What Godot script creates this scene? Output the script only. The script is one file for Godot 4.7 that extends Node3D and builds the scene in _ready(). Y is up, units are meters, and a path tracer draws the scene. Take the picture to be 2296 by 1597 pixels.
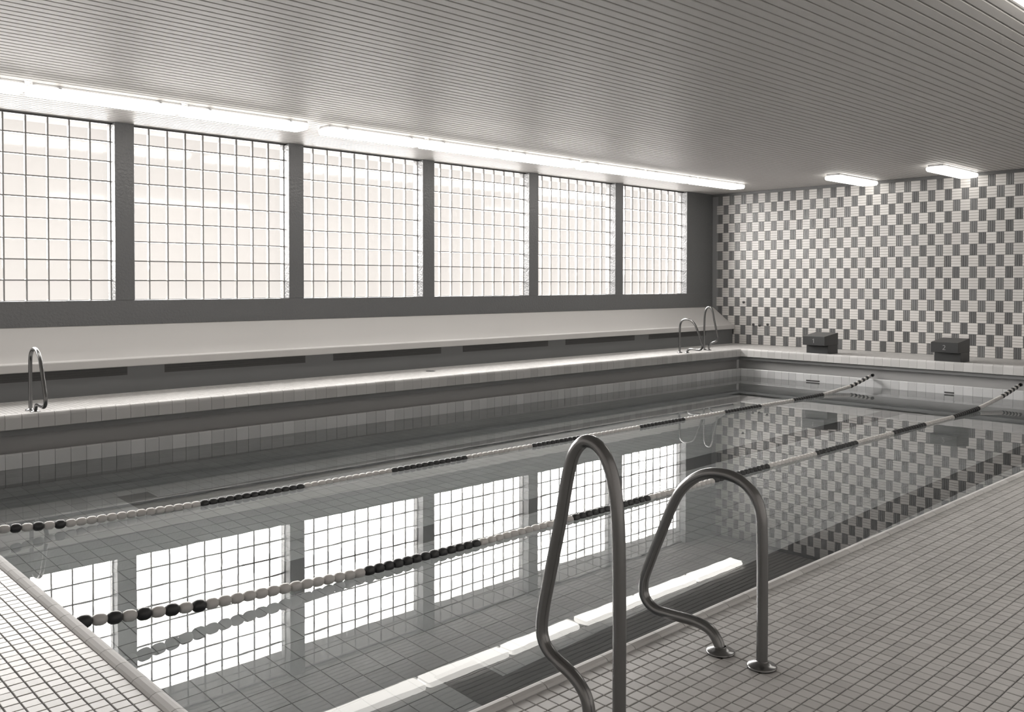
extends Node3D
# An indoor swimming pool. World axes: x runs along the pool, y up, -z across it (towards the window wall).
# at(a, y, b) gives the point a metres along, b metres across; the camera stands over (0, 0), 1.6 m above the deck.

const H := 1.6
const FOCAL := 1988.185      # pixels, for a picture of 2296 x 1597
const CENTRE := Vector2(1148.0, 671.33)
const WATER := -0.64
const DEPTH := -1.64
const CEIL := 4.03
const NEAR_B := 2.50         # water-side faces of the coping
const FAR_B := 11.83
const LEFT_A := 1.385
const END_A := 18.835
const WALL_B := 13.88
const GLASS_B := 14.09
const WALL_A := 20.666
const ROOM_A := -3.0
const ROOM_B := -2.0

var M := {}
var names := {}
var cam: Camera3D
var rng := RandomNumberGenerator.new()


func at(a: float, y: float, b: float) -> Vector3:
	return Vector3(a, y, -b)


func _ready() -> void:
	rng.seed = 7
	# ---- camera
	cam = Camera3D.new()
	cam.name = "camera"
	cam.projection = Camera3D.PROJECTION_FRUSTUM
	cam.near = 0.05
	cam.far = 200.0
	cam.size = cam.near * 1597.0 / FOCAL
	cam.frustum_offset = Vector2(0, cam.near * (CENTRE.y - 798.5) / FOCAL)
	cam.position = Vector3(0, H, 0)
	cam.rotation = Vector3(deg_to_rad(-1.0325), deg_to_rad(46.618 - 90.0), deg_to_rad(0.0766))
	add_child(cam)
	# ---- sky: an even overcast, and the exposure
	var env := Environment.new()
	env.background_mode = Environment.BG_COLOR
	env.background_color = Color(1.0, 0.972, 0.945)
	env.background_energy_multiplier = 0.82
	env.tonemap_mode = Environment.TONE_MAPPER_LINEAR
	env.tonemap_exposure = 1.08
	env.sdfgi_enabled = true
	env.ssao_enabled = true
	env.ssil_enabled = true
	var world := WorldEnvironment.new()
	world.name = "overcast_sky"
	world.environment = env
	add_child(world)
	# ---- daylight that falls in under the eaves
	var day := AreaLight3D.new()
	day.name = "daylight"
	day.area_size = Vector2(38.0, 9.2)
	day.area_normalize_energy = false
	day.light_color = Color(1.0, 0.985, 0.97)
	day.light_energy = 7.0
	day.area_range = 60.0
	day.shadow_enabled = true
	day.position = at(13.0, 6.5, 20.0)
	add_child(day)             # faces -z by default; turned to face the room
	day.rotation.y = 0.0
	day.look_at(at(13.0, 6.5, 0.0), Vector3.UP)

	materials()
	build_ceiling()
	build_walls()
	build_windows()
	build_end_wall()
	build_floor()
	build_basin()
	build_water()
	build_bench()
	build_lamps()
	build_blocks()
	build_rails()
	build_ropes()
	build_small()


# ------------------------------------------------------------------ materials

func mat(called: String, grey: float, rough := 0.6, warm := 0.0, spec := 0.5) -> StandardMaterial3D:
	var m := StandardMaterial3D.new()
	m.resource_name = called
	m.albedo_color = Color(grey * (1.0 + warm), grey, grey * (1.0 - warm)).linear_to_srgb()
	m.roughness = rough
	m.metallic_specular = spec
	M[called] = m
	return m


func noise_map(called: String, freq: float, octaves := 3, bump := 1.0, size := 512) -> NoiseTexture2D:
	var n := FastNoiseLite.new()
	n.seed = hash(called) % 1000
	n.noise_type = FastNoiseLite.TYPE_SIMPLEX_SMOOTH
	n.frequency = freq
	n.fractal_octaves = octaves
	var t := NoiseTexture2D.new()
	t.width = size
	t.height = size
	t.seamless = true
	t.noise = n
	t.as_normal_map = true
	t.bump_strength = bump
	return t


func materials() -> void:
	mat("slat_paint", 0.53, 0.5, 0.03)
	mat("void_dark", 0.04, 0.9, -0.02)
	mat("plaster", 0.85, 0.8, 0.03)
	var dt := mat("dark_cladding", 0.145, 0.3, -0.02)
	dt.normal_enabled = true
	dt.normal_texture = noise_map("cladding", 0.03, 4, 6.0)
	dt.normal_scale = 0.5
	dt.uv1_triplanar = true
	dt.uv1_world_triplanar = true
	dt.uv1_scale = Vector3(1.2, 1.2, 1.2)
	mat("soffit", 0.25, 0.8)
	mat("mortar", 0.22, 0.8, 0.02)
	var g := mat("block_glass", 0.9, 0.06, 0.02)
	g.albedo_color.a = 0.08
	g.transparency = BaseMaterial3D.TRANSPARENCY_ALPHA
	for i in 4:
		mat("mosaic_%d" % i, 0.46 + 0.025 * i, 0.42, 0.02, 0.8)
		mat("overflow_tile_%d" % i, 0.62 + 0.03 * i, 0.35, -0.01)
		mat("pool_tile_%d" % i, 0.29 + 0.012 * i, 0.3, -0.01)
		mat("glaze_light_%d" % i, 0.57 + 0.02 * i, 0.25, 0.03, 0.45)
		mat("glaze_dark_%d" % i, 0.14 + 0.018 * i, 0.25, -0.01, 0.45)
		mat("coping_%d" % i, 0.58 + 0.03 * i, 0.6, 0.01, 0.35)
	mat("grout", 0.26, 0.85, -0.01)
	mat("pool_grout", 0.22, 0.85, -0.02)
	mat("lane_dark", 0.025, 0.4, -0.04)
	mat("gutter", 0.45, 0.6)
	mat("bench_panel", 0.56, 0.45, 0.02)
	mat("bench_base", 0.165, 0.5, -0.02)
	mat("vent", 0.07, 0.7)
	mat("housing", 0.35, 0.5, 0.0)
	var l := mat("lamp_diffuser", 0.85, 0.5, 0.02)
	l.emission_enabled = true
	l.emission = Color(1.0, 0.985, 0.96)
	l.emission_energy_multiplier = 4.5
	var l2 := mat("lamp_diffuser_dim", 0.85, 0.5, 0.02)
	l2.emission_enabled = true
	l2.emission = Color(1.0, 0.985, 0.96)
	l2.emission_energy_multiplier = 3.6
	var s := mat("steel", 0.21, 0.26)
	s.metallic = 0.95
	mat("block_paint", 0.042, 0.35, -0.03)
	mat("number_paint", 0.35, 0.5)
	mat("float_white", 0.68, 0.35, 0.03)
	mat("float_dark", 0.045, 0.35, -0.04)
	mat("cable", 0.2, 0.5)
	mat("fitting_dark", 0.06, 0.4)
	var w := mat("water", 1.0, 0.0)
	w.albedo_color = Color(0.93, 0.95, 0.95, 0.0)
	w.transparency = BaseMaterial3D.TRANSPARENCY_ALPHA
	w.refraction_enabled = true
	w.refraction_scale = 0.033
	w.normal_enabled = true
	w.normal_texture = noise_map("ripples", 0.012, 2, 4.0)
	w.normal_scale = 0.004


# ------------------------------------------------------------------ shape helpers

func begin() -> SurfaceTool:
	var st := SurfaceTool.new()
	st.begin(Mesh.PRIMITIVE_TRIANGLES)
	return st


func tri(st: SurfaceTool, a: Vector3, b: Vector3, c: Vector3, n: Vector3) -> void:
	var list := [a, b, c]
	if (b - a).cross(c - a).dot(n) > 0.0:
		list = [a, c, b]
	for p in list:
		st.set_normal(n)
		st.add_vertex(p)


func quad(st: SurfaceTool, a: Vector3, b: Vector3, c: Vector3, d: Vector3, out: Vector3) -> void:
	var n := (b - a).cross(c - a)
	if n.length_squared() < 1e-14:
		n = (c - a).cross(d - a)
	n = n.normalized()
	if n.dot(out) < 0.0:
		n = -n
	tri(st, a, b, c, n)
	tri(st, a, c, d, n)


# a box between two corners, its edges cut off by e
func block(st: SurfaceTool, p: Vector3, q: Vector3, e := 0.0) -> void:
	var lo := Vector3(minf(p.x, q.x), minf(p.y, q.y), minf(p.z, q.z))
	var hi := Vector3(maxf(p.x, q.x), maxf(p.y, q.y), maxf(p.z, q.z))
	var c := (lo + hi) / 2.0
	var h := (hi - lo) / 2.0
	e = minf(e, minf(h.x, minf(h.y, h.z)) * 0.9)
	for ax in 3:
		var u := (ax + 1) % 3
		var w := (ax + 2) % 3
		for s in [-1.0, 1.0]:
			var f := []
			for k in [[-1, -1], [1, -1], [1, 1], [-1, 1]]:
				var v := Vector3.ZERO
				v[ax] = s * h[ax]
				v[u] = k[0] * (h[u] - e)
				v[w] = k[1] * (h[w] - e)
				f.append(c + v)
			var n := Vector3.ZERO
			n[ax] = s
			quad(st, f[0], f[1], f[2], f[3], n)
	if e <= 0.0:
		return
	for ax in 3:
		var u := (ax + 1) % 3
		var w := (ax + 2) % 3
		for k in [[-1, -1], [1, -1], [1, 1], [-1, 1]]:
			var f := []
			for t in [[-1, 0], [1, 0], [1, 1], [-1, 1]]:
				var v := Vector3.ZERO
				v[ax] = t[0] * (h[ax] - e)
				v[u] = k[0] * (h[u] - (e if t[1] == 0 else 0.0))
				v[w] = k[1] * (h[w] - (0.0 if t[1] == 0 else e))
				f.append(c + v)
			var n := Vector3.ZERO
			n[u] = k[0]
			n[w] = k[1]
			quad(st, f[0], f[1], f[2], f[3], n)
	for sx in [-1, 1]:
		for sy in [-1, 1]:
			for sz in [-1, 1]:
				var s := Vector3(sx, sy, sz)
				tri(st, c + s * Vector3(h.x, h.y - e, h.z - e), c + s * Vector3(h.x - e, h.y, h.z - e), c + s * Vector3(h.x - e, h.y - e, h.z), s.normalized())


# a tile that lies face up about the origin: half sizes x and z, top at 0
func tile_mesh(hx: float, hz: float, e: float, deep: float) -> ArrayMesh:
	var st := begin()
	var t := []
	var o := []
	var d := []
	for k in [[-1, -1], [1, -1], [1, 1], [-1, 1]]:
		t.append(Vector3(k[0] * (hx - e), 0, k[1] * (hz - e)))
		o.append(Vector3(k[0] * hx, -e, k[1] * hz))
		d.append(Vector3(k[0] * hx, -deep, k[1] * hz))
	quad(st, t[0], t[1], t[2], t[3], Vector3.UP)
	for i in 4:
		var j := (i + 1) % 4
		var out: Vector3 = o[i] + o[j]
		quad(st, t[i], t[j], o[j], o[i], out + Vector3(0, 0.1, 0))
		quad(st, o[i], o[j], d[j], d[i], Vector3(out.x, 0, out.z))
	return st.commit()


# a profile of (across, height) points, swept along x from x0 to x1, with end faces
func extrude(st: SurfaceTool, prof: PackedVector2Array, x0: float, x1: float, ends := true) -> void:
	var c := Vector2.ZERO
	for p in prof:
		c += p
	c /= prof.size()
	var turn := 0.0
	for i in prof.size():
		var p := prof[i]
		var q := prof[(i + 1) % prof.size()]
		turn += p.x * q.y - q.x * p.y
	for i in prof.size():
		var p := prof[i]
		var q := prof[(i + 1) % prof.size()]
		var n2 := Vector2(q.y - p.y, -(q.x - p.x)) * signf(turn)
		quad(st, Vector3(x0, p.y, -p.x), Vector3(x1, p.y, -p.x), Vector3(x1, q.y, -q.x), Vector3(x0, q.y, -q.x), Vector3(0, n2.y, -n2.x))
	if ends:
		var idx := Geometry2D.triangulate_polygon(prof)
		for i in range(0, idx.size(), 3):
			for s in [[x0, -1.0], [x1, 1.0]]:
				var v := []
				for k in 3:
					var p := prof[idx[i + k]]
					v.append(Vector3(s[0], p.y, -p.x))
				tri(st, v[0], v[1], v[2], Vector3(s[1], 0, 0))


# smooth tube through points
func tube(st: SurfaceTool, pts: Array, r: float, sides := 14) -> void:
	var n := pts.size()
	var rings := []
	var normals := []
	var side := Vector3.ZERO
	for i in n:
		var t: Vector3 = (pts[mini(i + 1, n - 1)] - pts[maxi(i - 1, 0)]).normalized()
		if side == Vector3.ZERO:
			side = t.cross(Vector3.UP if absf(t.y) < 0.9 else Vector3.RIGHT).normalized()
		side = (side - t * side.dot(t)).normalized()
		var up := t.cross(side).normalized()
		var ring := []
		var ns := []
		for k in sides:
			var f := TAU * k / sides
			var d := side * cos(f) + up * sin(f)
			ring.append(pts[i] + d * r)
			ns.append(d)
		rings.append(ring)
		normals.append(ns)
	for i in n - 1:
		for k in sides:
			var j := (k + 1) % sides
			smooth_quad(st, [rings[i][k], rings[i][j], rings[i + 1][j], rings[i + 1][k]], [normals[i][k], normals[i][j], normals[i + 1][j], normals[i + 1][k]])
	for e in [0, n - 1]:
		var out: Vector3 = (pts[0] - pts[1]).normalized() if e == 0 else (pts[n - 1] - pts[n - 2]).normalized()
		for k in sides:
			tri(st, pts[e], rings[e][k], rings[e][(k + 1) % sides], out)


func smooth_quad(st: SurfaceTool, p: Array, n: Array) -> void:
	var order := [0, 1, 2, 0, 2, 3]
	if (p[1] - p[0]).cross(p[2] - p[0]).dot(n[0] + n[2]) > 0.0:
		order = [0, 2, 1, 0, 3, 2]
	for k in order:
		st.set_normal(n[k])
		st.add_vertex(p[k])


# (distance along the axis, radius) turned about an axis
func lathe(st: SurfaceTool, prof: PackedVector2Array, axis: Vector3, origin := Vector3.ZERO, sides := 16) -> void:
	var u := axis.cross(Vector3.UP if absf(axis.y) < 0.9 else Vector3.RIGHT).normalized()
	var w := axis.cross(u).normalized()
	var nr := []
	for i in prof.size():
		var d := prof[mini(i + 1, prof.size() - 1)] - prof[maxi(i - 1, 0)]
		nr.append(Vector2(-d.y, d.x).normalized())
	for i in prof.size() - 1:
		for k in sides:
			var p := []
			var n := []
			for c in [[i, k], [i, k + 1], [i + 1, k + 1], [i + 1, k]]:
				var f: float = TAU * c[1] / sides
				var d := u * cos(f) + w * sin(f)
				p.append(origin + axis * prof[c[0]].x + d * prof[c[0]].y)
				n.append((axis * nr[c[0]].x + d * nr[c[0]].y).normalized())
			smooth_quad(st, p, n)


# ------------------------------------------------------------------ naming helpers

func numbered(called: String) -> String:
	var k: int = names.get(called, 0)
	names[called] = k + 1
	return called if k == 0 else "%s_%03d" % [called, k]


func put(called: String, mesh: Mesh, m: Material, parent: Node3D, where := Vector3.ZERO) -> MeshInstance3D:
	var o := MeshInstance3D.new()
	o.name = called
	o.mesh = mesh
	o.material_override = m
	o.position = where
	parent.add_child(o, true)
	return o


func part(called: String, st: SurfaceTool, m: Material, parent: Node3D, where := Vector3.ZERO) -> MeshInstance3D:
	return put(called, st.commit(), m, parent, where)


func thing(called: String, label: String, category: String, where := Vector3.ZERO, group := "", kind := "") -> Node3D:
	var o := Node3D.new()
	o.name = called if kind == "structure" else numbered(called)
	o.position = where
	add_child(o, true)
	tag(o, label, category, group, kind)
	return o


func tag(o: Node3D, label: String, category: String, group := "", kind := "") -> void:
	o.set_meta("label", label)
	o.set_meta("category", category)
	if group:
		o.set_meta("group", group)
	if kind:
		o.set_meta("kind", kind)


func swarm(called: String, mesh: Mesh, m: Material, places: Array, parent: Node3D) -> void:
	if places.is_empty():
		return
	var mm := MultiMesh.new()
	mm.transform_format = MultiMesh.TRANSFORM_3D
	mm.mesh = mesh
	mm.instance_count = places.size()
	for i in places.size():
		mm.set_instance_transform(i, places[i])
	var o := MultiMeshInstance3D.new()
	o.name = called
	o.multimesh = mm
	o.material_override = m
	o.set_meta("kind", "stuff")
	parent.add_child(o, true)


# picture position and depth of a point
func seen(p: Vector3) -> Vector3:
	var q := cam.transform.affine_inverse() * p
	var d := maxf(-q.z, 0.001)
	return Vector3(CENTRE.x + FOCAL * q.x / d, CENTRE.y - FOCAL * q.y / d, -q.z)


func in_frame(s: Vector3) -> bool:
	return s.z > 0.1 and s.x > -20.0 and s.x < 2316.0 and s.y > -20.0 and s.y < 1617.0


# alike pieces: the 300 nearest ones in view become parts, the rest one part of stuff for each mesh-and-material kind
# kinds: array of [part name, stuff name, mesh, material]; spots: array of [kind number, Transform3D]
func pieces(kinds: Array, spots: Array, parent: Node3D, most := 300) -> void:
	var near := []
	var rest := []
	for k in kinds:
		rest.append([])
	for i in spots.size():
		var s := seen(spots[i][1].origin)
		if in_frame(s) and not (spots[i].size() > 2 and spots[i][2]):
			near.append([s.z, i])
		else:
			rest[spots[i][0]].append(spots[i][1])
	near.sort_custom(func(x, y): return x[0] < y[0])
	for n in near.size():
		var s = spots[near[n][1]]
		if n < most:
			var k = kinds[s[0]]
			var o := put(k[0], k[2], k[3], parent)
			o.transform = s[1]
		else:
			rest[s[0]].append(s[1])
	for k in kinds.size():
		swarm(kinds[k][1], kinds[k][2], kinds[k][3], rest[k], parent)


# ------------------------------------------------------------------ the room

func build_ceiling() -> void:
	var c := thing("ceiling", "suspended ceiling of pale metal slats running along the pool", "ceiling", Vector3.ZERO, "", "structure")
	var st := begin()
	block(st, at(ROOM_A - 0.3, CEIL + 0.03, ROOM_B - 0.3), at(WALL_A + 0.3, CEIL + 0.25, 14.2))
	part("ceiling_slab", st, M.void_dark, c)
	var pitch := 0.1325
	var w := 0.112
	var prof := PackedVector2Array([Vector2(-w / 2, 0.028), Vector2(-w / 2, 0.004), Vector2(-w / 2 + 0.004, 0), Vector2(w / 2 - 0.004, 0), Vector2(w / 2, 0.004), Vector2(w / 2, 0.028)])
	st = begin()
	extrude(st, prof, ROOM_A, WALL_A)
	var mesh := st.commit()
	var k := 0
	while true:
		var b := ROOM_B + 0.07 + k * pitch
		if b > GLASS_B + 0.05:
			break
		put("ceiling_slat", mesh, M.slat_paint, c, at(0, CEIL, b))
		k += 1


func build_walls() -> void:
	var w := thing("wall_back", "window wall with dark glossy pillars and a dark band under the glass blocks", "wall", Vector3.ZERO, "", "structure")
	var st := begin()
	block(st, at(ROOM_A, DEPTH - 0.3, WALL_B), at(WALL_A, 0.96, 14.2))
	part("lower_wall", st, M.plaster, w)
	st = begin()
	block(st, at(ROOM_A, 0.96, WALL_B - 0.004), at(WALL_A, 1.335, 14.2), 0.003)
	part("sill_band", st, M.dark_cladding, w)
	for k in range(-2, 5):
		var a0 := 4.86 + 2.9245 * k
		st = begin()
		block(st, at(a0, 1.335, WALL_B), at(a0 + 0.288, CEIL + 0.03, 14.2), 0.004)
		part("pillar", st, M.dark_cladding, w)
	st = begin()
	block(st, at(19.48, 1.335, WALL_B), at(WALL_A, CEIL + 0.03, 14.2), 0.004)
	part("corner_panel", st, M.dark_cladding, w)
	st = begin()
	block(st, at(ROOM_A, 1.335, WALL_B), at(-0.99, CEIL + 0.03, 14.2))
	part("end_panel", st, M.dark_cladding, w)
	st = begin()
	block(st, at(ROOM_A - 0.3, CEIL + 0.06, 14.2), at(WALL_A + 0.3, CEIL + 0.3, 15.1))
	part("eave", st, M.soffit, w)

	w = thing("wall_left", "pale plaster wall behind the left deck", "wall", Vector3.ZERO, "", "structure")
	st = begin()
	block(st, at(ROOM_A - 0.3, DEPTH - 0.3, ROOM_B - 0.3), at(ROOM_A, CEIL + 0.03, 14.2))
	part("wall_face", st, M.plaster, w)
	w = thing("wall_front", "pale plaster wall facing the windows across the pool", "wall", Vector3.ZERO, "", "structure")
	st = begin()
	block(st, at(ROOM_A, DEPTH - 0.3, ROOM_B - 0.3), at(WALL_A, CEIL + 0.03, ROOM_B))
	part("wall_face", st, M.plaster, w)


func build_windows() -> void:
	var pa := 2.9245
	var bw := 0.2926
	var bh := (CEIL + 0.02 - 1.335) / 9.0
	var j := 0.009
	var st := begin()
	block(st, Vector3(-bw / 2 + j, -bh / 2 + j, -0.04), Vector3(bw / 2 - j, bh / 2 - j, 0.04), 0.006)
	var glass := st.commit()
	st = begin()
	for k in 10:
		var x := k * bw
		block(st, Vector3(x - j, 0, 0.008), Vector3(x + j, bh * 9, 0.036))
		block(st, Vector3(0, k * bh - j, 0.0081), Vector3(bw * 9, k * bh + j, 0.0359))
	var grid := st.commit()
	var where := ["first glass block window from the left, cut by the picture's edge, behind the lone rail", "glass block window second from the left, between the first and second whole pillars", "third glass block window from the left in the pillared wall", "fourth glass block window from the left in the pillared wall", "fifth glass block window from the left, next but one to the tiled wall", "last glass block window, beside the dark corner panel and tiled end wall", "glass block window beyond the picture's left edge"]
	for k in 7:
		var a0 := 5.148 + pa * (k - 1) if k < 6 else 5.148 - 2 * pa
		var w := thing("window_%d" % (k + 1), where[k], "window", at(a0 + 0.0015, 1.335, GLASS_B), "glass block windows", "structure")
		put("joint_grid", grid, M.mortar, w)
		st = begin()
		block(st, Vector3(0, bh * 9 - 0.05, 0.037), Vector3(bw * 9, bh * 9 - 0.012, 0.10), 0.002)
		put("window_head", st.commit(), M.fitting_dark, w)
		for r in 9:
			for c in 9:
				put("glass_block", glass, M.block_glass, w, Vector3((c + 0.5) * bw, (r + 0.5) * bh, 0))


func build_end_wall() -> void:
	var w := thing("wall_right", "end wall of light and dark ribbed tiles laid like a chequerboard", "wall", Vector3.ZERO, "", "structure")
	var st := begin()
	block(st, at(WALL_A + 0.008, DEPTH - 0.3, ROOM_B - 0.3), at(WALL_A + 0.3, CEIL + 0.03, 14.2))
	part("wall_core", st, M.grout, w)
	var rows := 16
	var rh := 0.2475
	var lw := 0.218
	var dw := 0.141
	var per := lw + dw
	# meshes face -x, centred on the tile
	var kinds := []
	for v in 4:
		st = begin()
		for s in 4:
			var y0 := -rh / 2 + 0.002 + s * (rh - 0.004) / 4
			block(st, Vector3(-0.012, y0 + 0.0025, -lw / 2 + 0.003), Vector3(0.006, y0 + (rh - 0.004) / 4 - 0.0025, lw / 2 - 0.003), 0.003)
		kinds.append(["light_tile", "light_tiles", st.commit(), M["glaze_light_%d" % v]])
	for v in 4:
		st = begin()
		for s in 3:
			var z0 := -dw / 2 + 0.002 + s * (dw - 0.004) / 3
			block(st, Vector3(-0.010, -rh / 2 + 0.003, z0 + 0.0025), Vector3(0.006, rh / 2 - 0.003, z0 + (dw - 0.004) / 3 - 0.0025), 0.003)
		kinds.append(["dark_tile", "dark_tiles", st.commit(), M["glaze_dark_%d" % v]])
	var spots := []
	for r in rows:
		var off := 6.564 if r % 2 == 0 else 6.564 + per / 2
		for n in range(-24, 22):
			for kind in 2:
				var b0 := off + n * per if kind == 1 else off + n * per + dw
				var b1 := b0 + (dw if kind == 1 else lw)
				if b0 < ROOM_B + 0.02 or b1 > WALL_B + 0.13:
					continue
				var t := Transform3D(Basis(), at(WALL_A + 0.002, (r + 0.5) * rh, (b0 + b1) / 2))
				if b1 > WALL_B:
					continue
				spots.append([(4 if kind == 1 else 0) + rng.randi() % 4, t])
	pieces(kinds, spots, w)
	st = begin()
	block(st, at(WALL_A - 0.008, rows * rh, ROOM_B), at(WALL_A + 0.02, CEIL + 0.02, WALL_B), 0.003)
	part("top_trim", st, M.glaze_dark_1, w)


func build_floor() -> void:
	var f := thing("floor", "pool deck paved with small square grey mosaic tiles", "floor", Vector3.ZERO, "", "structure")
	var p := 0.0615
	var e := 0.075
	var slabs := [[ROOM_A, WALL_A, ROOM_B, NEAR_B - e], [ROOM_A, WALL_A, FAR_B + e, WALL_B], [ROOM_A, LEFT_A - e, NEAR_B - e, FAR_B + e], [END_A + e, WALL_A, NEAR_B - e, FAR_B + e]]
	var mesh := tile_mesh(p / 2 - 0.0022, p / 2 - 0.0022, 0.002, 0.008)
	var kinds := []
	for v in 4:
		kinds.append(["mosaic_tile", "mosaic_tiles", mesh, M["mosaic_%d" % v]])
	var spots := []
	for s in slabs:
		var st := begin()
		block(st, at(s[0], -0.25, s[2]), at(s[1], -0.0045, s[3]))
		part("deck_slab", st, M.grout, f)
		var na := int((s[1] - s[0]) / p)
		var nb := int((s[3] - s[2]) / p)
		var pa: float = (s[1] - s[0]) / na
		var pb: float = (s[3] - s[2]) / nb
		for i in na:
			for k in nb:
				var o := at(s[0] + (i + 0.5) * pa, rng.randf_range(-0.0006, 0.0006), s[2] + (k + 0.5) * pb)
				var b := Basis.from_euler(Vector3(rng.randfn(0, 0.004), 0, rng.randfn(0, 0.004)))
				spots.append([rng.randi() % 4, Transform3D(b, o)])
	pieces(kinds, spots, f)


# ------------------------------------------------------------------ the pool

func build_basin() -> void:
	var p := thing("pool_basin", "tiled rectangular pool basin with rounded coping, overflow gutter and dark lane lines", "pool")
	# walls of the basin, and the ground below the decks
	var e := 0.24
	var sides := [["far", LEFT_A, END_A], ["near", LEFT_A, END_A], ["end", NEAR_B, FAR_B], ["left", NEAR_B, FAR_B]]
	var pitch := 0.1833
	var cop := PackedVector2Array([Vector2(0.075, -0.03), Vector2(0.075, 0.002), Vector2(0.066, 0.010), Vector2(0.048, 0.016), Vector2(0.030, 0.014), Vector2(0.014, 0.006), Vector2(0.004, -0.008), Vector2(0.0, -0.03), Vector2(0.0, -0.165), Vector2(0.008, -0.172), Vector2(0.06, -0.172)])
	var lip := PackedVector2Array([Vector2(0.0, -0.652), Vector2(0.0, -0.475), Vector2(0.006, -0.462), Vector2(0.018, -0.456), Vector2(0.062, -0.462), Vector2(0.07, -0.48), Vector2(0.07, -0.652)])
	var flip := func(prof: PackedVector2Array) -> PackedVector2Array: return prof
	var cop_mesh: Mesh
	var lip_mesh: Mesh
	var st := begin()
	extrude(st, flip.call(cop), -pitch / 2 + 0.002, pitch / 2 - 0.002)
	cop_mesh = st.commit()
	st = begin()
	extrude(st, flip.call(lip), -pitch / 2 + 0.002, pitch / 2 - 0.002)
	lip_mesh = st.commit()
	var wall_tile := begin()
	block(wall_tile, Vector3(-pitch / 2 + 0.002, -0.121, -0.012), Vector3(pitch / 2 - 0.002, 0.121, 0.0), 0.002)
	var wall_mesh := wall_tile.commit()
	var spots := []
	for s in sides:
		# local frame: x along the side, profile's +x away from the water
		var turn := 0.0
		var origin := Vector3.ZERO
		var long: float = s[2] - s[1]
		match s[0]:
			"far":
				origin = at(s[1], 0, FAR_B)
			"near":
				origin = at(s[2], 0, NEAR_B)
				turn = PI
			"end":
				origin = at(END_A, 0, s[2])
				turn = -PI / 2
			"left":
				origin = at(LEFT_A, 0, s[1])
				turn = PI / 2
		var base := Transform3D(Basis(Vector3.UP, turn), origin)
		var shell := begin()
		extrude(shell, PackedVector2Array([Vector2(0.012, DEPTH - 0.2), Vector2(0.012, -0.64), Vector2(0.075, -0.64), Vector2(0.075, -0.60), Vector2(e, -0.60), Vector2(e, -0.20), Vector2(0.01, -0.17), Vector2(0.07, -0.02), Vector2(0.42, -0.02), Vector2(0.42, DEPTH - 0.2)]), -0.2, long + 0.2)
		var o := part("basin_wall", shell, M.gutter, p)
		o.transform = base
		var n := int(round(long / pitch))
		var step: float = long / n
		for i in n:
			var x := (i + 0.5) * step
			var t := base * Transform3D(Basis(), Vector3(x, 0, 0))
			var c := put("coping_tile", cop_mesh, M["coping_%d" % (rng.randi() % 4)], p)
			c.transform = t
			c = put("overflow_tile", lip_mesh, M["overflow_tile_%d" % (rng.randi() % 4)], p)
			c.transform = t
			for r in 4:
				spots.append([rng.randi() % 4, base * Transform3D(Basis(), Vector3(x, -0.78 - 0.248 * r, 0))])
	var kinds := []
	for v in 4:
		kinds.append(["wall_tile", "wall_tiles", wall_mesh, M["pool_tile_%d" % v]])
	for k in 4:
		var places := []
		for s in spots:
			if s[0] == k:
				places.append(s[1])
		swarm("wall_tiles", wall_mesh, M["pool_tile_%d" % k], places, p)
	# floor of the basin
	st = begin()
	block(st, at(LEFT_A - 0.1, DEPTH - 0.3, NEAR_B - 0.1), at(END_A + 0.1, DEPTH - 0.006, FAR_B + 0.1))
	part("basin_floor", st, M.pool_grout, p)
	var fa := 0.1795
	var fb := 0.249
	var na := int((END_A - LEFT_A) / fa)
	var nb := int((FAR_B - NEAR_B) / fb)
	fa = (END_A - LEFT_A) / na
	fb = (FAR_B - NEAR_B) / nb
	var mesh := tile_mesh(fa / 2 - 0.0022, fb / 2 - 0.0022, 0.002, 0.008)
	kinds = []
	for v in 4:
		kinds.append(["floor_tile", "floor_tiles", mesh, M["pool_tile_%d" % v]])
	spots = []
	for i in na:
		for k in nb:
			var a := LEFT_A + (i + 0.5) * fa
			var b := NEAR_B + (k + 0.5) * fb
			spots.append([rng.randi() % 4, Transform3D(Basis(), at(a, DEPTH, b)), b < 3.75 or a < 1.9])
	pieces(kinds, spots, p)
	for b in [4.16, 7.08, 10.05]:
		var prof := [Vector2(3.70, b - 0.52), Vector2(3.70, b + 0.52), Vector2(4.05, b + 0.52), Vector2(4.05, b + 0.21), Vector2(16.4, b + 0.21), Vector2(16.4, b + 0.52), Vector2(16.75, b + 0.52), Vector2(16.75, b - 0.52), Vector2(16.4, b - 0.52), Vector2(16.4, b - 0.21), Vector2(4.05, b - 0.21), Vector2(4.05, b - 0.52)]
		st = begin()
		var idx := Geometry2D.triangulate_polygon(PackedVector2Array(prof))
		for i in range(0, idx.size(), 3):
			tri(st, at(prof[idx[i]].x, DEPTH + 0.003, prof[idx[i]].y), at(prof[idx[i + 1]].x, DEPTH + 0.003, prof[idx[i + 1]].y), at(prof[idx[i + 2]].x, DEPTH + 0.003, prof[idx[i + 2]].y), Vector3.UP)
		for i in prof.size():
			var q: Vector2 = prof[i]
			var r: Vector2 = prof[(i + 1) % prof.size()]
			quad(st, at(q.x, DEPTH + 0.003, q.y), at(r.x, DEPTH + 0.003, r.y), at(r.x, DEPTH - 0.004, r.y), at(q.x, DEPTH - 0.004, q.y), at(r.y - q.y, 0, -(r.x - q.x)) * -1.0)
		part("lane_line", st, M.lane_dark, p)
	# water inlets in the overflow tiles of the end wall
	for s in [[9.785, 10.112], [6.88, 7.07]]:
		st = begin()
		block(st, at(END_A - 0.008, -0.628, s[0]), at(END_A + 0.02, -0.598, s[1]), 0.004)
		part("inlet", st, M.fitting_dark, p)


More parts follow.
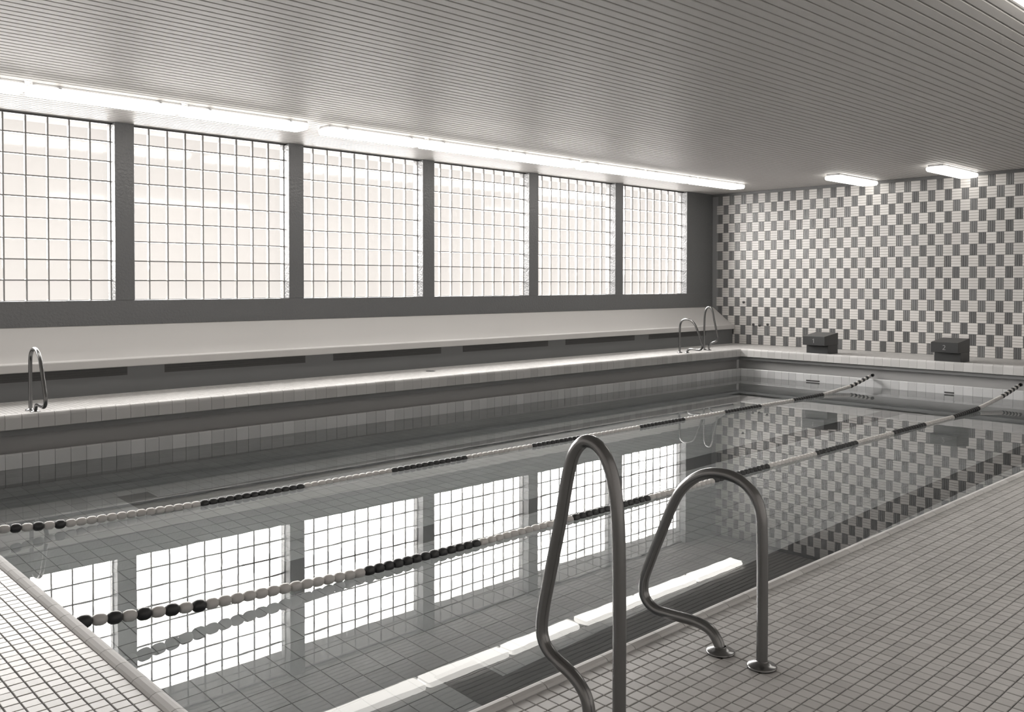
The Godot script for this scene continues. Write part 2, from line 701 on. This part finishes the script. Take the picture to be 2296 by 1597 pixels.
func build_water() -> void:
	var st := begin()
	var x0 := LEFT_A - 0.006
	var x1 := END_A + 0.006
	var z0 := -FAR_B - 0.006
	var z1 := -NEAR_B + 0.006
	var y0 := DEPTH - 0.1
	var top := [Vector3(x0, WATER, z0), Vector3(x1, WATER, z0), Vector3(x1, WATER, z1), Vector3(x0, WATER, z1)]
	for k in [0, 1, 2, 0, 2, 3]:
		st.set_normal(Vector3.UP)
		st.set_uv(Vector2(top[k].x, top[k].z) / 2.5)
		st.set_tangent(Plane(1, 0, 0, 1))
		st.add_vertex(top[k])
	for i in 4:
		var a: Vector3 = top[i]
		var b: Vector3 = top[(i + 1) % 4]
		var a2 := Vector3(a.x, y0, a.z)
		var b2 := Vector3(b.x, y0, b.z)
		var n := ((a + b) / 2 - Vector3((x0 + x1) / 2, WATER, (z0 + z1) / 2)).normalized()
		n = Vector3(signf(n.x), 0, 0) if absf(b.z - a.z) > absf(b.x - a.x) else Vector3(0, 0, signf(n.z))
		st.set_uv(Vector2.ZERO)
		st.set_tangent(Plane(1, 0, 0, 1))
		quad(st, a, b, b2, a2, n)
	st.set_uv(Vector2.ZERO)
	quad(st, Vector3(x0, y0, z0), Vector3(x1, y0, z0), Vector3(x1, y0, z1), Vector3(x0, y0, z1), Vector3.DOWN)
	var o := part("water", st, M.water, self)
	tag(o, "calm clear pool water mirroring the windows and lamps", "water")


# ------------------------------------------------------------------ furnishings

func build_bench() -> void:
	var t := thing("radiator_bench", "long pale sloping radiator cover with dark vented base under the windows", "bench")
	var st := begin()
	var x0 := ROOM_A + 0.01
	var x1 := WALL_A - 0.015
	extrude(st, PackedVector2Array([Vector2(13.875, 0.955), Vector2(13.84, 0.952), Vector2(13.26, 0.515), Vector2(13.20, 0.50), Vector2(13.20, 0.47), Vector2(13.875, 0.47)]), x0, x1)
	part("sloping_cover", st, M.bench_panel, t)
	st = begin()
	extrude(st, PackedVector2Array([Vector2(13.199, 0.507), Vector2(13.17, 0.502), Vector2(13.16, 0.49), Vector2(13.16, 0.395), Vector2(13.17, 0.385), Vector2(13.3, 0.385), Vector2(13.3, 0.468), Vector2(13.199, 0.468)]), x0, x1)
	part("ledge", st, M.bench_panel, t)
	st = begin()
	block(st, at(x0, 0.0, 13.23), at(x1, 0.384, 13.87))
	part("base", st, M.bench_base, t)
	for k in range(0, 6):
		var a0 := 2.42 + 2.9245 * k
		st = begin()
		var a1: float = minf(a0 + 2.36, x1 - 0.2)
		for s in 3:
			block(st, at(a0, 0.265 + 0.036 * s, 13.222), at(a1, 0.293 + 0.036 * s, 13.26), 0.003)
		block(st, at(a0 - 0.01, 0.258, 13.226), at(a1 + 0.01, 0.378, 13.235))
		part("vent", st, M.vent, t)


func lamp_proto(glow: Material, strength: float) -> Node3D:
	var L := 1.90
	var o := Node3D.new()
	var st := begin()
	block(st, Vector3(-L / 2 + 0.03, -0.035, -0.15), Vector3(L / 2 - 0.03, -0.002, 0.15), 0.004)
	part("housing", st, M.housing, o)
	# a trough of opal plastic with rounded ends
	st = begin()
	var hw := [0.185, 0.2, 0.195, 0.17]
	var hy := [-0.036, -0.06, -0.10, -0.125]
	var rings := []
	for k in 4:
		var ring := []
		var w: float = hw[k]
		for s in [1.0, -1.0]:
			for q in 7:
				var f: float = -PI / 2 + PI * q / 6.0
				ring.append(Vector3(s * (L / 2 - 0.06 + (w - 0.14) * cos(f)), hy[k], s * w * sin(f)))
		rings.append(ring)
	var n := 14
	for k in 3:
		for i in n:
			var j := (i + 1) % n
			var mid: Vector3 = rings[k][i] + rings[k][j]
			quad(st, rings[k][i], rings[k][j], rings[k + 1][j], rings[k + 1][i], Vector3(mid.x * 0.3, -0.02 * k, mid.z))
	for s in [[0, 1.0], [3, -1.0]]:
		for i in range(1, n - 1):
			tri(st, rings[s[0]][0], rings[s[0]][i], rings[s[0]][i + 1], Vector3(0, s[1], 0))
	part("diffuser", st, glow, o)
	for s in [-1.0, 1.0]:
		st = begin()
		block(st, Vector3(s * 0.62 - 0.02, -0.05, -0.192), Vector3(s * 0.62 + 0.02, -0.034, 0.192), 0.003)
		part("clip", st, M.housing, o)
	var light := AreaLight3D.new()
	light.name = "lamp_light"
	light.area_size = Vector2(L - 0.02, 0.34)
	light.area_normalize_energy = false
	light.light_color = Color(1.0, 0.985, 0.96)
	light.light_energy = strength
	light.area_range = 40.0
	light.shadow_enabled = true
	light.position = Vector3(0, -0.132, 0)
	light.rotation.x = -PI / 2
	o.add_child(light)
	return o


func build_lamps() -> void:
	var proto := lamp_proto(M.lamp_diffuser, 1.0)
	var dim := lamp_proto(M.lamp_diffuser_dim, 0.1)
	var spots := []
	var starts := [1.23, 7.30, 13.20]
	var words := ["first", "second", "third"]
	var sets := ["window side row's left group", "window side row's middle group", "window side row's group nearest the tiled wall"]
	for g in 3:
		for k in 3:
			spots.append([at(starts[g] + 0.95 + 1.925 * k, CEIL, 11.98), "fluorescent ceiling lamp, %s from left in the %s" % [words[k], sets[g]], "fluorescent lamps along the window side"])
	spots.append([at(19.58, CEIL, 9.42), "single fluorescent ceiling lamp over the left starting block", "single lamps over the starting blocks"])
	spots.append([at(19.62, CEIL, 7.24), "single fluorescent ceiling lamp over the right starting block", "single lamps over the starting blocks"])
	for k in 3:
		spots.append([at(starts[1] + 0.95 + 1.925 * k, CEIL, 2.30), "fluorescent lamp over the near deck, %s of three above the top right corner" % words[k], "fluorescent lamps over the near deck"])
	for i in spots.size():
		var o: Node3D = (dim if i == 9 or i == 10 else proto).duplicate()
		o.name = numbered("fluorescent_lamp")
		add_child(o, true)
		o.position = spots[i][0]
		tag(o, spots[i][1], "lamp", spots[i][2])
	proto.free()
	dim.free()


func build_blocks() -> void:
	for k in 2:
		var b: float = [9.91, 7.06][k]
		var t := thing("starting_block", ["dark starting block numbered 1 at the left of the tiled wall", "dark starting block numbered 2 at the right, near the picture's edge"][k], "starting block", at(18.78, 0, b), "starting blocks on the end deck")
		var w := 0.265
		var prof := PackedVector2Array([Vector2(0, 0.205), Vector2(0.006, 0.2), Vector2(0.64, 0.2), Vector2(0.64, 0.466), Vector2(0.632, 0.474), Vector2(0.01, 0.408), Vector2(0, 0.398)])
		var st := begin()
		side_prism(st, prof, -w, w)
		part("platform", st, M.block_paint, t)
		st = begin()
		block(st, Vector3(0.17, 0.0, -w + 0.002), Vector3(0.638, 0.199, w - 0.002), 0.004)
		part("pedestal", st, M.block_paint, t)
		var txt := TextMesh.new()
		txt.text = str(k + 1)
		var f := SystemFont.new()
		f.font_names = PackedStringArray(["Droid Sans"])
		txt.font = f
		txt.font_size = 32
		txt.pixel_size = 0.0040
		txt.depth = 0.002
		var o := put("number", txt, M.number_paint, t, Vector3(-0.001, 0.30, 0.0))
		o.rotation.y = -PI / 2


# a profile of (x, y) points swept along z
func side_prism(st: SurfaceTool, prof: PackedVector2Array, z0: float, z1: float) -> void:
	var turn := 0.0
	for i in prof.size():
		var p := prof[i]
		var q := prof[(i + 1) % prof.size()]
		turn += p.x * q.y - q.x * p.y
	for i in prof.size():
		var p := prof[i]
		var q := prof[(i + 1) % prof.size()]
		var n := Vector2(q.y - p.y, -(q.x - p.x)) * signf(turn)
		quad(st, Vector3(p.x, p.y, z0), Vector3(p.x, p.y, z1), Vector3(q.x, q.y, z1), Vector3(q.x, q.y, z0), Vector3(n.x, n.y, 0))
	var idx := Geometry2D.triangulate_polygon(prof)
	for i in range(0, idx.size(), 3):
		for s in [[z0, -1.0], [z1, 1.0]]:
			tri(st, Vector3(prof[idx[i]].x, prof[idx[i]].y, s[0]), Vector3(prof[idx[i + 1]].x, prof[idx[i + 1]].y, s[0]), Vector3(prof[idx[i + 2]].x, prof[idx[i + 2]].y, s[0]), Vector3(0, 0, s[1]))


# rail shapes as (towards the water, height)
func rail(called: String, label: String, pts: Array, where: Vector3, towards: float) -> void:
	var t := thing(called, label, "handrail", where, "pool handrails")
	var curve := Curve3D.new()
	var n := pts.size()
	for i in n:
		var p := Vector3(0, pts[i].y, -pts[i].x * towards)
		var q: Vector2 = (pts[mini(i + 1, n - 1)] - pts[maxi(i - 1, 0)]) / 2.0
		var d0: float = (pts[i] - pts[maxi(i - 1, 0)]).length()
		var d1: float = (pts[mini(i + 1, n - 1)] - pts[i]).length()
		var dir := Vector3(0, q.y, -q.x * towards).normalized()
		curve.add_point(p, -dir * d0 / 3.0, dir * d1 / 3.0)
	curve.bake_interval = 0.02
	var st := begin()
	var path := []
	for p in curve.get_baked_points():
		path.append(p)
	tube(st, path, 0.0235, 18)
	part("rail", st, M.steel, t)
	for k in [0, n - 1]:
		st = begin()
		lathe(st, PackedVector2Array([Vector2(0.0, 0.0), Vector2(0.0, 0.060), Vector2(0.006, 0.062), Vector2(0.012, 0.058), Vector2(0.017, 0.042), Vector2(0.024, 0.027), Vector2(0.03, 0.0236)]), Vector3.UP, Vector3(0, 0, -pts[k].x * towards), 24)
		part("flange", st, M.steel, t)


func build_rails() -> void:
	var short := [Vector2(0, 0), Vector2(0, 0.3), Vector2(0.004, 0.58), Vector2(0.014, 0.66), Vector2(0.045, 0.72), Vector2(0.10, 0.762), Vector2(0.19, 0.780), Vector2(0.29, 0.763), Vector2(0.375, 0.71), Vector2(0.437, 0.635), Vector2(0.525, 0.445), Vector2(0.594, 0.284), Vector2(0.621, 0.204), Vector2(0.612, 0.135), Vector2(0.556, 0.097), Vector2(0.478, 0.094), Vector2(0.335, 0.100), Vector2(0.255, 0.085), Vector2(0.212, 0.04), Vector2(0.202, 0)]
	var tall := [Vector2(0, 0), Vector2(0, 0.4), Vector2(0.004, 0.70), Vector2(0.014, 0.84), Vector2(0.038, 0.944), Vector2(0.085, 1.018), Vector2(0.148, 1.040), Vector2(0.200, 1.007), Vector2(0.234, 0.935), Vector2(0.281, 0.725), Vector2(0.334, 0.515), Vector2(0.374, 0.336), Vector2(0.366, 0.262), Vector2(0.317, 0.218), Vector2(0.215, 0.178), Vector2(0.156, 0.127), Vector2(0.136, 0.06), Vector2(0.134, 0)]
	rail("pool_handrail", "short steel handrail in the foreground, right one of the near pair, both feet in view", short, at(3.278, 0, 1.949), 1.0)
	rail("pool_handrail", "tall narrow steel handrail in the foreground, its feet cut off by the bottom edge", tall, at(2.353, 0, 1.949), 1.0)
	rail("pool_handrail", "short steel handrail on the far deck, left one of the distant pair by the corner", short, at(16.904, 0, 12.233), -1.0)
	rail("pool_handrail", "tall narrow steel handrail of the distant pair on the far deck by the corner", tall, at(18.02, 0, 12.327), -1.0)
	rail("pool_handrail", "lone steel handrail on the far deck at the left, seen edge on", short, at(3.235, 0, 12.217), -1.0)


func along(keys: Array, a: float) -> float:
	for i in keys.size() - 1:
		if a <= keys[i + 1].x:
			var t := clampf((a - keys[i].x) / (keys[i + 1].x - keys[i].x), 0, 1)
			return lerpf(keys[i].y, keys[i + 1].y, t)
	return keys[keys.size() - 1].y


func build_ropes() -> void:
	var beads := []
	for big in [[0.037, "float_white"], [0.0415, "float_dark"]]:
		var st := begin()
		var r: float = big[0]
		lathe(st, PackedVector2Array([Vector2(-0.0445, 0.008), Vector2(-0.0443, r * 0.5), Vector2(-0.036, r * 0.78), Vector2(-0.02, r * 0.97), Vector2(0, r), Vector2(0.02, r * 0.97), Vector2(0.036, r * 0.78), Vector2(0.0443, r * 0.5), Vector2(0.0445, 0.008)]), Vector3.RIGHT, Vector3.ZERO, 14)
		beads.append([st.commit(), M[big[1]]])
	var keys := [[Vector2(1.385, -0.42), Vector2(1.84, -0.47), Vector2(2.2, -0.515), Vector2(2.56, -0.553), Vector2(3.8, -0.615), Vector2(4.97, -0.630), Vector2(6.2, -0.634), Vector2(15.5, -0.634), Vector2(16.75, -0.594), Vector2(17.87, -0.495), Vector2(18.9, -0.352)], [Vector2(1.385, -0.47), Vector2(2.19, -0.557), Vector2(2.56, -0.59), Vector2(3.8, -0.628), Vector2(4.97, -0.634), Vector2(15.5, -0.634), Vector2(16.8, -0.622), Vector2(17.97, -0.545), Vector2(18.9, -0.39)]]
	for k in 2:
		var b: float = [5.69, 8.61][k]
		var t := thing("lane_rope", ["lane rope of dark and white floats nearer the camera, behind the near handrails", "lane rope of dark and white floats farther from the camera, in mid pool"][k], "lane rope", Vector3.ZERO, "lane ropes across the pool")
		var st := begin()
		var path := []
		for v in keys[k]:
			path.append(at(v.x, v.y, b))
		tube(st, path, 0.005, 6)
		part("cable", st, M.cable, t)
		var p := 0.0902
		var n := 0
		while true:
			var a := 2.65 - 11.5 * p + n * p if true else 0.0
			if a > 18.78:
				break
			var dark: bool
			if a < 2.65:
				dark = (n % 2) == 0
			elif a < 17.9:
				dark = int((a - 2.65) / 1.173) % 2 == 1
			else:
				dark = int((a - 17.9) / p) % 2 == 0
			var bead = beads[1 if dark else 0]
			var o := put("float", bead[0], bead[1], t, at(a, along(keys[k], a), b))
			var slope := along(keys[k], a + 0.05) - along(keys[k], a - 0.05)
			o.rotation.z = atan2(slope, 0.1)
			n += 1
		for e in 2:
			var kk = keys[k]
			var a: float = [LEFT_A + 0.02, END_A + 0.10][e]
			var y := along(kk, a)
			st = begin()
			lathe(st, PackedVector2Array([Vector2(-0.03, 0.0), Vector2(-0.03, 0.028), Vector2(-0.02, 0.034), Vector2(0.02, 0.034), Vector2(0.03, 0.02), Vector2(0.03, 0.0)]), Vector3.RIGHT, at(a, y, b), 12)
			part("end_anchor", st, M.fitting_dark, t)


func build_small() -> void:
	var t := thing("floor_drain", "small round dark floor drain in the bright far deck", "drain", at(9.96, 0, 12.69))
	var st := begin()
	lathe(st, PackedVector2Array([Vector2(0.0, 0.085), Vector2(0.006, 0.085), Vector2(0.008, 0.078), Vector2(0.008, 0.068)]), Vector3.UP, Vector3.ZERO, 20)
	part("rim", st, M.steel, t)
	st = begin()
	for k in range(-3, 4):
		var half := sqrt(maxf(0.0, 0.068 * 0.068 - pow(k * 0.019, 2)))
		block(st, Vector3(-half, 0.001, k * 0.019 - 0.006), Vector3(half, 0.006, k * 0.019 + 0.006), 0.001)
	part("grate", st, M.fitting_dark, t)
	var hooks := [[1.105, 12.89, "small dark fitting on the tiled wall, above and left of three others"], [0.522, 12.594, "leftmost of three small dark fittings low on the tiled wall beside the bench"], [0.505, 12.409, "middle one of three small dark fittings low on the tiled wall"], [0.536, 12.174, "rightmost of three small dark fittings low on the tiled wall"]]
	for h in hooks:
		var o := thing("wall_hook", h[2], "hook", at(WALL_A - 0.012, h[0], h[1]), "small fittings on the tiled wall")
		st = begin()
		lathe(st, PackedVector2Array([Vector2(0.0, 0.0), Vector2(0.0, 0.035), Vector2(-0.008, 0.033), Vector2(-0.012, 0.012), Vector2(-0.012, 0.0)]), Vector3.RIGHT, Vector3.ZERO, 12)
		part("plate", st, M.fitting_dark, o)
		st = begin()
		tube(st, [Vector3(-0.01, 0, 0), Vector3(-0.04, -0.005, 0), Vector3(-0.055, -0.02, 0), Vector3(-0.055, 0.01, 0), Vector3(-0.058, 0.03, 0)], 0.008, 8)
		part("peg", st, M.fitting_dark, o)
